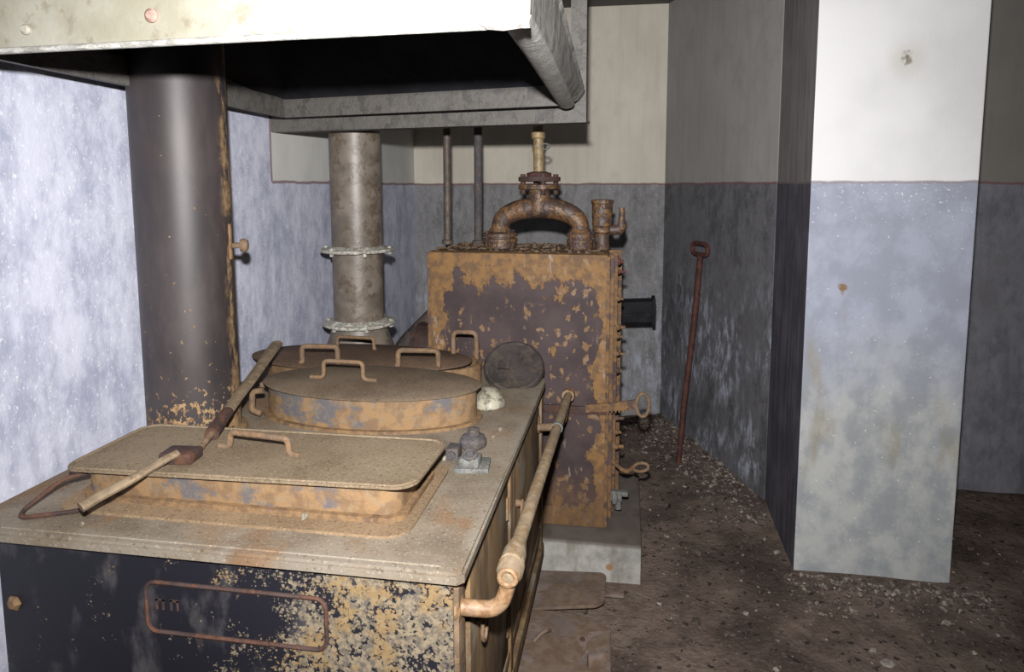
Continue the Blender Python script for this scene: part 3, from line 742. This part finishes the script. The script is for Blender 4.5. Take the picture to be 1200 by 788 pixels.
so = [(-0.150, 1.006, 1.765), (-0.144, 1.006, 1.938), (-0.1415, 2.192, 1.815), (-0.158, 2.192, 1.79), (-0.172, 2.10, 1.77)]
a = [bm.verts.new(q) for q in so]; b = [bm.verts.new((q[0] - 0.006, q[1], q[2])) for q in so]
bridge(bm, a, b); bm.faces.new(a); bm.faces.new(list(reversed(b)))
obj('side_panel', bm, 'hood_side', hd, None)
obj('rear_panel', panel(2), 'hood_frame', hd, None)
obj('side_panel', panel(3), 'hood_frame', hd, None)
bm = B()                                         # sloping sheet top running up to the flue
tp = [(-0.95, 1.45), (-0.55, 1.42), (-0.55, 1.8), (-0.95, 1.85)]
a = [bm.verts.new((*c, zt[i] - 0.001)) for i, c in enumerate(cs)]; b = [bm.verts.new((*c, 2.18)) for c in tp]
a2 = [bm.verts.new((*c, zt[i] - 0.009)) for i, c in enumerate(inner)]; b2 = [bm.verts.new((c[0], c[1], 2.17)) for c in tp]
bridge(bm, a, b); bridge(bm, a2, b2); bridge(bm, a, a2); bm.faces.new(b); bm.faces.new(list(reversed(b2)))
obj('sloping_top', bm, 'shade_black_iron', hd, None)  # shade inside the hood is put into this near-black colour
bm = B(); prism(bm, tp, 2.175, CZ - 0.001); obj('duct', bm, 'shade_black_iron', hd, None)
def edge_tube(k, r, z, e0=0.0, e1=0.0):
    a = Vector((*cs[k], z)); b = Vector((*cs[(k + 1) % 4], z)); u = (b - a).normalized()
    return mesh_of(tube, [a - u * e0, a.lerp(b, 0.35), a.lerp(b, 0.7), b + u * e1], r, 14)
obj('rolled_rim', mesh_of(tube, [(-0.177, 1.022, 1.766), (-0.180, 1.3, 1.768), (-0.188, 1.7, 1.768), (-0.197, 2.115, 1.768)], 0.0265, 18, flat=0.62), 'hood_rim', hd)
bm = B(); pts = [(-0.235, 1.004, 1.752, 0.0), (-0.215, 1.001, 1.745, 0.004), (-0.19, 1.0, 1.744, 0.006), (-0.16, 1.0, 1.747, 0.006)]
a = [bm.verts.new(q) for x, y, z, h in pts for q in ((x, y, z), (x, y, z - h - 0.001), (x, y - 0.002, z - h - 0.001), (x, y - 0.002, z))]
for k in range(3): bridge(bm, a[4 * k:4 * k + 4], a[4 * k + 4:4 * k + 8])
bm.faces.new(a[:4]); bm.faces.new(list(reversed(a[-4:])))
obj('torn_strip', bm, 'hood_frame', hd, None)
obj('front_rim', edge_tube(0, 0.006, 1.747), 'hood_rim', hd)
def band(k, z0, z1, t):
    a, b = Vector(cs[k]), Vector(cs[(k + 1) % 4]); u = (b - a).normalized(); n = Vector((-u.y, u.x)) * t
    bm = B(); prism(bm, [tuple(a), tuple(b), tuple(b + n), tuple(a + n)], z0, z1); return bm
obj('rim_band', band(2, 1.76, 1.83, 0.018), 'hood_frame', hd, None)
obj('rim_band', band(3, 1.76, 1.83, 0.018), 'hood_frame', hd, None)
for (x, z, r, m) in ((-0.809, 1.793, 0.0125, 'pink_primer'), (-1.069, 1.782, 0.010, 'hood')):
    yy = HFL[1] + (HFR[1] - HFL[1]) * (x - HFL[0]) / (HFR[0] - HFL[0])
    bm = B(); lathe(bm, [(r, -0.001), (r * 0.95, 0.004), (r * 0.55, 0.008)], (x, yy, z), (0.05, -1, 0), 16)
    obj('rivet', bm, m, hd)

# angle-iron support: bar from the wall, hanger to the ceiling
fr = thing('support_bracket', 'grey angle-iron bar and ceiling hanger carrying rear of hood', 'bracket', (-0.14, 2.2, 1.717))
P0, P1 = Vector((WX + 0.001, 2.405)), Vector((-0.139, 2.20)); u = (P1 - P0).normalized(); n = Vector((-u.y, u.x))
bm = B(); prism(bm, [tuple(P0), tuple(P1), tuple(P1 + n * 0.007), tuple(P0 + n * 0.007)], 1.717, 1.800)
obj('bar_web', bm, 'hood_frame', fr, None)
bm = B(); prism(bm, [tuple(P0 + n * 0.0065), tuple(P1 + n * 0.0065), tuple(P1 + n * 0.06), tuple(P0 + n * 0.06)], 1.717, 1.724)
obj('bar_flange', bm, 'hood_frame', fr, None)
bm = B(); box(bm, (-0.192, 2.207, 1.80), (-0.140, 2.214, CZ - 0.001)); box(bm, (-0.147, 2.213, 1.80), (-0.140, 2.26, CZ - 0.001))
obj('hanger', bm, 'hood_frame', fr, None)

# ------------------------------------------------------------------ zinc flue behind the range
t = thing('flue_pipe', 'greyish zinc flue pipe with two flanged joints beside wall', 'pipe', (-1.127, 2.6, 0))
FX, FY = -1.127, 2.60
bm = B(); lathe(bm, [(0.105, 0.92), (0.105, CZ - 0.002)], (FX, FY, 0), (0, 0, 1), 40); obj('tube', bm, 'pipe_zinc', t)
for z in (0.925, 1.238):
    bm = B(); lathe(bm, [(0.104, z - 0.007), (0.150, z - 0.006), (0.154, z), (0.150, z + 0.006), (0.118, z + 0.010), (0.104, z + 0.018)], (FX, FY, 0), (0, 0, 1), 44)
    for q in bm.verts: q.co += Vector((0, 0, 0.0022 * noise.noise(q.co * 30)))
    fo = obj('flange', bm, 'zinc_flange', t)
    for k in range(6):
        a = k * math.pi / 3 + 0.08
        bm = B(); lathe(bm, [(0.008, -0.018), (0.008, 0.013), (0.005, 0.016)], (FX + 0.137 * math.cos(a), FY + 0.137 * math.sin(a), z), (0, 0, 1), 8)
        obj('flange_bolt', bm, 'zinc_flange', fo)
bm = B(); lathe(bm, [(0.17, 0.0), (0.17, 0.60), (0.165, 0.76), (0.13, 0.86), (0.112, 0.915)], (FX, FY, 0), (0, 0, 1), 40); obj('bell_foot', bm, 'pipe_zinc', t)

# ------------------------------------------------------------------ boiler
bm = B()
r = box(bm, (-0.85, 2.362, -0.03), (0.074, 2.99, 0.15), 0.006)
for q in bm.verts: q.co += Vector((0.004 * noise.noise(q.co * 9), 0.004 * noise.noise(q.co * 11), 0)) if q.co.z > 0 else Vector((0, 0, 0))
tag(obj('concrete_plinth', bm, 'concrete', None, None), 'pale grey concrete plinth under the rusty boiler', 'plinth')

bo = thing('boiler', 'rust-orange cast-iron sectional boiler standing on concrete plinth', 'boiler', (-0.42, 2.7, 0.15))
bm = B(); box(bm, (-0.774, 2.462, 0.151), (-0.064, 2.60, 1.248), 0.012)
for q in bm.verts: q.co += Vector((0.0035 * noise.noise(q.co * 7), 0, 0.004 * noise.noise(q.co * 8 + Vector((3, 0, 0)))))
obj('front_section', bm, 'boiler_front', bo)
for k, (y0, y1) in enumerate(((2.606, 2.74), (2.746, 2.92))):
    obj('rear_section', mesh_of(box, (-0.765, y0, 0.151), (-0.070, y1, 1.246), 0.012), 'boiler_rust', bo)
# edge strips of the right-hand flank with lugs and bolts
for (y, dx) in ((2.470, 0.006), (2.535, 0.020), (2.600, 0.033), (2.742, 0.048)):
    obj('flange_strip', mesh_of(box, (-0.072, y - 0.008, 0.16), (-0.064 + dx, y + 0.010, 1.24), 0.003), 'boiler_rust', bo)
    obj('flange_strip', mesh_of(box, (-0.774 - dx, y - 0.008, 0.16), (-0.766, y + 0.010, 1.24), 0.003), 'boiler_rust', bo)
zs = (1.205, 1.165, 1.055, 0.94, 0.90, 0.83, 0.76, 0.56, 0.50, 0.44)
for i, z in enumerate(zs):
    s = 0.010 if i % 3 else 0.014
    bm = B(); lathe(bm, [(s, 0), (s, 0.012), (s * 0.6, 0.014), (s * 0.6, 0.026 + 0.010 * (i % 2))], (-0.034, 2.60, z), (1, 0, 0), 8)
    obj('bolt', bm, 'rust_red' if i in (0, 1) else 'boiler_rust', bo)
for z in (1.215, 1.10, 0.95):
    bm = B(); lathe(bm, [(0.012, 0), (0.012, 0.012), (0.007, 0.014), (0.007, 0.026)], (-0.786, 2.60, z), (-1, 0, 0), 8)
    obj('bolt', bm, 'boiler_rust', bo)
# horizontal strap and lever bar with ring grip
obj('strap', mesh_of(box, (-0.33, 2.452, 0.622), (-0.066, 2.464, 0.652), 0.003), 'rust_dark', bo)
bm = B()
def fl_box(x0, x1, z0, z1, z2, z3):
    a = [bm.verts.new((x0, 2.452, z0)), bm.verts.new((x0, 2.452, z1)), bm.verts.new((x0, 2.444, z1)), bm.verts.new((x0, 2.444, z0))]
    b = [bm.verts.new((x1, 2.452, z2)), bm.verts.new((x1, 2.452, z3)), bm.verts.new((x1, 2.444, z3)), bm.verts.new((x1, 2.444, z2))]
    bridge(bm, a, b); bm.faces.new(a); bm.faces.new(list(reversed(b)))
fl_box(-0.145, -0.064, 0.632, 0.662, 0.640, 0.672); fl_box(-0.064, 0.045, 0.640, 0.672, 0.655, 0.692)
for k in range(7):
    x = -0.062 + k * 0.014; zz = 0.640 + (x + 0.064) * 0.138
    box(bm, (x, 2.445, zz - 0.008), (x + 0.007, 2.451, zz + 0.003))
lv = obj('damper_lever', bm, 'boiler_rust', bo, None)
bm = B(); tube(bm, [(0.072 + 0.024 * math.cos(a), 2.448, 0.672 + 0.045 * math.sin(a)) for a in [k * math.pi / 10 for k in range(20)]], 0.0065, 8, closed=True)
obj('ring_grip', bm, 'handle', lv)
# lower hook with ring
bm = B(); tube(bm, rounded([(-0.06, 2.58, 0.40), (-0.03, 2.575, 0.375), (0.0, 2.57, 0.352), (0.02, 2.57, 0.348), (0.045, 2.565, 0.372)], 0.02, 4), 0.009, 10)
hk = obj('ash_door_hook', bm, 'boiler_rust', bo)
bm = B(); tube(bm, [(0.073 + 0.030 * math.cos(a), 2.565, 0.372 + 0.018 * math.sin(a) + 0.004 * math.cos(a)) for a in [k * math.pi / 8 for k in range(16)]], 0.0062, 8, closed=True)
obj('ring_grip', bm, 'handle', hk)
# drain cock
bm = B(); lathe(bm, [(0.020, 0), (0.020, 0.02), (0.030, 0.024), (0.030, 0.04), (0.02, 0.044), (0.02, 0.06)], (-0.062, 2.55, 0.245), (1, 0, 0), 14)
cyl(bm, (-0.016, 2.55, 0.255), (-0.016, 2.545, 0.20), 0.012, 0.014, 14); box(bm, (-0.05, 2.535, 0.255), (0.025, 2.565, 0.275), 0.006)
obj('drain_cock', bm, 'fitting', bo)['label'] = 'grey drain cock'
bm = B(); cyl(bm, (-0.335, 2.475, 0.180), (-0.335, 2.44, 0.180), 0.014, 0.011, 10); obj('stud', bm, 'boiler_rust', bo)
# stub duct of black iron jutting out behind
bm = B(); box(bm, (-0.30, 2.91, 0.84), (-0.08, 3.50, 0.95), 0.006); box(bm, (-0.12, 3.38, 0.795), (0.150, 3.50, 0.905), 0.006, Matrix.Rotation(-0.06, 3, 'Y'))
box(bm, (-0.08, 3.372, 0.835), (0.15, 3.384, 0.848), 0, Matrix.Rotation(-0.06, 3, 'Y')); box(bm, (0.138, 3.374, 0.79), (0.156, 3.505, 0.925), 0.004)
obj('air_duct_stub', bm, 'shade_black_iron', bo)['label'] = 'black iron stub duct'
# feed on the left: reddish drum and slanting black pipe
bm = B(); cyl(bm, (-0.895, 2.72, 0.70), (-0.77, 2.72, 0.70), 0.20, seg=32); cyl(bm, (-0.90, 2.72, 0.70), (-0.885, 2.72, 0.70), 0.205, seg=32)
obj('smoke_box', bm, 'rust_dark', bo)
bm = B(); tube(bm, rounded([(-0.80, 2.84, 0.95), (-0.86, 2.82, 0.93), (-1.0, 2.74, 0.78), (-1.03, 2.70, 0.6)], 0.06, 5), 0.035, 16)
obj('feed_pipe', bm, 'black_iron', bo)
# crust of flakes on the top
bm = B(); rnd = random.Random(11)
for k in range(520):
    x = rnd.uniform(-0.755, -0.085); y = 2.90 - 0.40 * rnd.random() ** 1.6; sz = 0.003 + 0.010 * rnd.random() ** 2.5
    rock(bm, x, y, 1.2475, sz, rnd, 0.6)
o = obj('rust_crust', bm, 'flake', bo, None); o['kind'] = 'stuff'

# pipework on the boiler
YP = 2.70
t = thing('flow_pipe', 'rusted U-shaped flow pipe with flanges on top of boiler', 'pipe', (-0.36, YP, 1.248))
bm = B()
ang = [math.radians(d) for d in range(6, 175, 8)]
arc = [(-0.530, YP, 1.31)] + [(-0.360 - 0.170 * math.cos(a), YP, 1.322 + 0.094 * math.sin(a) ** 0.75) for a in ang] + [(-0.190, YP, 1.31)]
tube(bm, arc, [0.038] + [0.038 + 0.007 * math.sin(a) ** 2 for a in ang] + [0.038], 18)
el = obj('u_bend', bm, 'rust_pipe', t)
bm = B(); lathe(bm, [(0.054, 1.40), (0.046, 1.45), (0.044, 1.50)], (-0.362, YP, 0), (0, 0, 1), 24); obj('neck', bm, 'rust_pipe', t)
for x in (-0.530, -0.190):
    w = 1.0 if x < -0.4 else 0.76
    bm = B(); lathe(bm, [(0.07 * w, 1.2475), (0.07 * w, 1.27), (0.074 * w, 1.272), (0.074 * w, 1.286), (0.062 * w, 1.288), (0.062 * w, 1.292), (0.074 * w, 1.294), (0.074 * w, 1.308), (0.048, 1.316), (0.042, 1.33)], (x, YP, 0), (0, 0, 1), 28)
    fo = obj('foot_flange', bm, 'rust_pipe', t)
    for k in range(4):
        a = math.radians(45 + 90 * k)
        bm = B(); lathe(bm, [(0.009, 1.262), (0.009, 1.32)], (x + 0.066 * w * math.cos(a), YP + 0.066 * w * math.sin(a), 0), (0, 0, 1), 6); obj('flange_bolt', bm, 'rust_dark', fo)
for z, m in ((1.495, 'rust_pipe'), (1.528, 'rust_dark')):
    bm = B(); lathe(bm, [(0.05, z - 0.004), (0.088, z - 0.002), (0.088, z + 0.016), (0.05, z + 0.018)], (-0.362, YP, 0), (0, 0, 1), 32)
    fo = obj('joint_flange', bm, m, t)
    if m == 'rust_pipe':
        for k in range(4):
            a = math.radians(20 + 90 * k)
            bm = B(); lathe(bm, [(0.011, 1.472), (0.011, 1.556)], (-0.362 + 0.07 * math.cos(a), YP + 0.07 * math.sin(a), 0), (0, 0, 1), 6); obj('flange_bolt', bm, 'rust_dark', fo)
bm = B(); lathe(bm, [(0.052, 1.545), (0.052, 1.560), (0.03, 1.566)], (-0.364, YP, 0), (0, 0, 1), 24); obj('collar', bm, 'rust_red', t)
bm = B(); tube(bm, [(-0.364, YP, 1.56), (-0.368, YP, 1.75), (-0.372, YP, CZ - 0.002)], 0.0225, 18); obj('riser', bm, 'brass', t)
bm = B(); lathe(bm, [(0.024, 1.70), (0.029, 1.704), (0.029, 1.728), (0.024, 1.732)], (-0.368, YP, 0), (0, 0, 1), 18); obj('union', bm, 'brass', t)
bm = B(); tube(bm, [(-0.335 + 0.018 * math.cos(a), YP - 0.02, 1.668 + 0.012 * math.sin(a)) for a in [k * math.pi / 6 for k in range(12)]], 0.0035, 6, closed=True); obj('wire_loop', bm, 'fitting', t)

t = thing('safety_valve', 'rusty capped valve body with side spout on boiler corner', 'valve', (-0.1, YP, 1.248))
bm = B(); lathe(bm, [(0.030, 1.246), (0.030, 1.31), (0.040, 1.318), (0.040, 1.334), (0.036, 1.338), (0.042, 1.345), (0.043, 1.432), (0.047, 1.436), (0.047, 1.449), (0.030, 1.452)], (-0.1, YP, 0), (0, 0, 1), 24); obj('body', bm, 'rust_pipe', t)
bm = B(); tube(bm, [(-0.1, YP, 1.326), (-0.05, YP, 1.326), (-0.028, YP, 1.328), (-0.02, YP, 1.342), (-0.02, YP, 1.365)], [0.022, 0.022, 0.023, 0.021, 0.014], 14)
cyl(bm, (-0.02, YP, 1.355), (-0.02, YP, 1.418), 0.0135, 0.0115, 14); obj('spout', bm, 'rust_pipe', t)

for (x0, x1, r, lab, m) in ((-0.803, -0.797, 0.0175, 'thin rust-speckled pipe rising from left rear corner of boiler', 'rod'), (-0.66, -0.655, 0.0185, 'thin grey-brown pipe rising behind boiler next to the U-pipe', 'grey_iron')):
    bm = B(); tube(bm, [(x0, 2.85, 1.246), (x0 * 0.6 + x1 * 0.4, 2.85, 1.55), (x1, 2.85, CZ - 0.002)], r, 14)
    lathe(bm, [(r * 1.5, 1.246), (r * 1.5, 1.262), (r, 1.266)], (x0, 2.85, 0), (0, 0, 1), 14)
    tag(obj('riser_pipe', bm, m), lab, 'pipe')

# ------------------------------------------------------------------ poker, floor plates, debris
t = thing('fire_poker', 'long reddish rusted iron rod with D-shaped grip leaning on wall', 'poker', (0.299, 3.475, 0))
zb = floor_h(0.299, 3.475)
wd = Vector((PB[0] - PA[0], PB[1] - PA[1], 0)).normalized(); wn = Vector((wd.y, -wd.x, 0))      # along the wall, and out of it
K0, K1 = Vector((0.299, 3.475, zb + 0.001)), Vector((0.4245, 3.642, 1.13)) + wn * 0.024
bm = B(); tube(bm, [K0, K0.lerp(K1, 0.3) + Vector((-0.004, 0, 0)), K0.lerp(K1, 0.65) + Vector((0.004, 0, 0)), K1], [0.0155, 0.0155, 0.0165, 0.0175], 12); obj('rod', bm, 'rust_red', t)
gd = wd
bm = B(); tube(bm, [K1 + wn * 0.004 + gd * (x * 1.7) + Vector((0, 0, 0.006 + z)) for x, z in rrect(-0.048, 0.0, 0.048, 0.060, 0.022, 4)], 0.0125, 10, closed=True); obj('grip', bm, 'rust_red', t)

def plate(name, pts, z0, th, label, extra=None):
    bm = B(); prism(bm, pts, lambda x, y: z0(x, y) - th, lambda x, y: z0(x, y))
    o = thing(name, label, 'plate', (sum(p[0] for p in pts) / len(pts), sum(p[1] for p in pts) / len(pts), 0), 'iron plates on the floor')
    obj('sheet', bm, 'plate_iron', o, None); return o
def arc_pts(cx, cy, r, a0, a1, n=5): return [(cx + r * math.cos(math.radians(a0 + (a1 - a0) * i / n)), cy + r * math.sin(math.radians(a0 + (a1 - a0) * i / n))) for i in range(n + 1)]
pl = plate('floor_plate', [(-0.365, 2.13), (-0.33, 2.115)] + arc_pts(-0.09, 2.155, 0.035, -90, 0) + arc_pts(-0.085, 2.325, 0.03, 0, 90) + [(-0.30, 2.350), (-0.365, 2.345)], lambda x, y: 0.026 + 0.028 * max(0, (x + 0.2) / 0.1) * max(0.3, min(1, (2.33 - y) / 0.2)), 0.008, 'brown iron floor plate with rounded corner against plinth')
obj('lug', mesh_of(box, (-0.058, 2.228, 0.022), (0.012, 2.252, 0.032), 0.002), 'plate_iron', pl)
pl = plate('floor_plate', [(-0.375, 2.06), (-0.36, 2.094), (-0.27, 2.098), (-0.18, 2.095), (-0.032, 2.045), (-0.026, 1.83), (-0.03, 1.72), (-0.34, 1.70), (-0.362, 1.80), (-0.372, 1.92)], lambda x, y: 0.042 - 0.02 * (y - 1.9), 0.008, 'large brown iron floor plate with notches beside range flank')
bm = B(); tube(bm, rounded([(-0.275, 1.93, 0.043), (-0.255, 1.945, 0.060), (-0.235, 1.965, 0.064), (-0.228, 1.985, 0.046)], 0.02, 4), 0.006, 8); obj('lifting_loop', bm, 'plate_iron', pl)
bm = B(); prism(bm, [(-0.108, 1.86), (-0.03, 1.895), (-0.03, 1.99), (-0.102, 1.985)], lambda x, y: 0.046 + 0.012 * (x + 0.1) / 0.07, lambda x, y: 0.056 + 0.012 * (x + 0.1) / 0.07); obj('patch', bm, 'plate_iron', pl, None)
bm = B(); box(bm, (-0.098, 1.845, 0.043), (-0.03, 1.863, 0.085), 0.003, Matrix.Rotation(0.35, 3, 'Z')); obj('tab', bm, 'plate_iron', pl)
bm = B(); cyl(bm, (-0.12, 1.965, 0.041), (-0.12, 1.965, 0.047), 0.009, 0.007, 10); obj('rivet', bm, 'rust_dark', pl)

def inside(x, y):
    """free floor only: not in walls, pillar, plinth or range"""
    if x < -0.27 and y < 2.5: return False
    if -0.9 < x < 0.10 and 2.33 < y < 3.02: return False
    if -0.40 < x < 0.03 and 1.68 < y < 2.37: return False
    if 0.645 < x < 1.27 and 2.53 < y: return False
    if x > 1.2 and y > 3.38: return False
    if x < WX + 0.03 or y > WY - 0.03 or x > 3.05: return False
    d = (x - PA[0]) * (PB[1] - PA[1]) - (y - PA[1]) * (PB[0] - PA[0])
    if y > 3.02 and d < -0.035: return False
    return True
rnd = random.Random(21)
bm = B(); k = 0
while k < 3600:
    if rnd.random() < 0.55:
        tt = rnd.uniform(-0.15, 1.15); d = abs(rnd.gauss(0, 0.14))
        x = PA[0] + (PB[0] - PA[0]) * tt - d * 0.92; y = PA[1] + (PB[1] - PA[1]) * tt - d * 0.38
    elif rnd.random() < 0.35:
        x = rnd.uniform(0.62, 1.35); y = 2.53 - abs(rnd.gauss(0, 0.10))
    else:
        x = rnd.uniform(-0.2, 2.6); y = rnd.uniform(1.4, 3.4)
    if not inside(x, y): continue
    s = 0.003 + 0.013 * rnd.random() ** 3
    rock(bm, x, y, floor_h(x, y) + s * 0.25, s, rnd); k += 1
o = tag(obj('rubble', bm, 'rubble', None, None, (0.5, 2.8, 0)), 'small brown and pale debris scattered over dirt floor', 'debris'); o['kind'] = 'stuff'
for (x, y, s, m) in ((0.634, 2.663, 0.017, 'stone_pale'), (0.605, 2.76, 0.012, 'stone_pale'), (0.575, 2.93, 0.014, 'stone_pale'), (0.44, 3.21, 0.016, 'stone_pale'), (0.535, 3.08, 0.013, 'stone_pale')):
    bm = B(); rock(bm, x, y, floor_h(x, y) + s * 0.3, s, rnd)
    tag(obj('stone_chip', bm, m, None, None), 'pale stone chip lying along foot of sooty wall beside pillar', 'stone', 'pale chips along the wall foot')
for (x, y, s, m) in ((1.12, 2.30, 0.024, 'stone_pale'), (0.84, 2.06, 0.020, 'stone_pale'), (1.0, 2.44, 0.013, 'stone_pale'), (1.17, 2.48, 0.014, 'stone_pale'), (0.80, 2.45, 0.011, 'stone_pale')):
    bm = B(); rock(bm, x, y, floor_h(x, y) + s * 0.2, s, rnd, 0.4)
    tag(obj('stone_chip', bm, m, None, None), 'pale flat stone chip on dirt before white face of pillar', 'stone', 'pale chips before the pillar')
for (x, y, s) in ((0.25, 2.45, 0.022), (0.31, 2.62, 0.026), (0.47, 2.5, 0.018), (0.93, 2.38, 0.022), (1.02, 2.2, 0.022), (0.36, 2.13, 0.018)):
    bm = B(); rock(bm, x, y, floor_h(x, y) + s * 0.2, s, rnd)
    tag(obj('dirt_clod', bm, 'stone_dark', None, None), 'dark brown clod lying on open dirt floor near pillar', 'clod', 'dark clods on the floor')
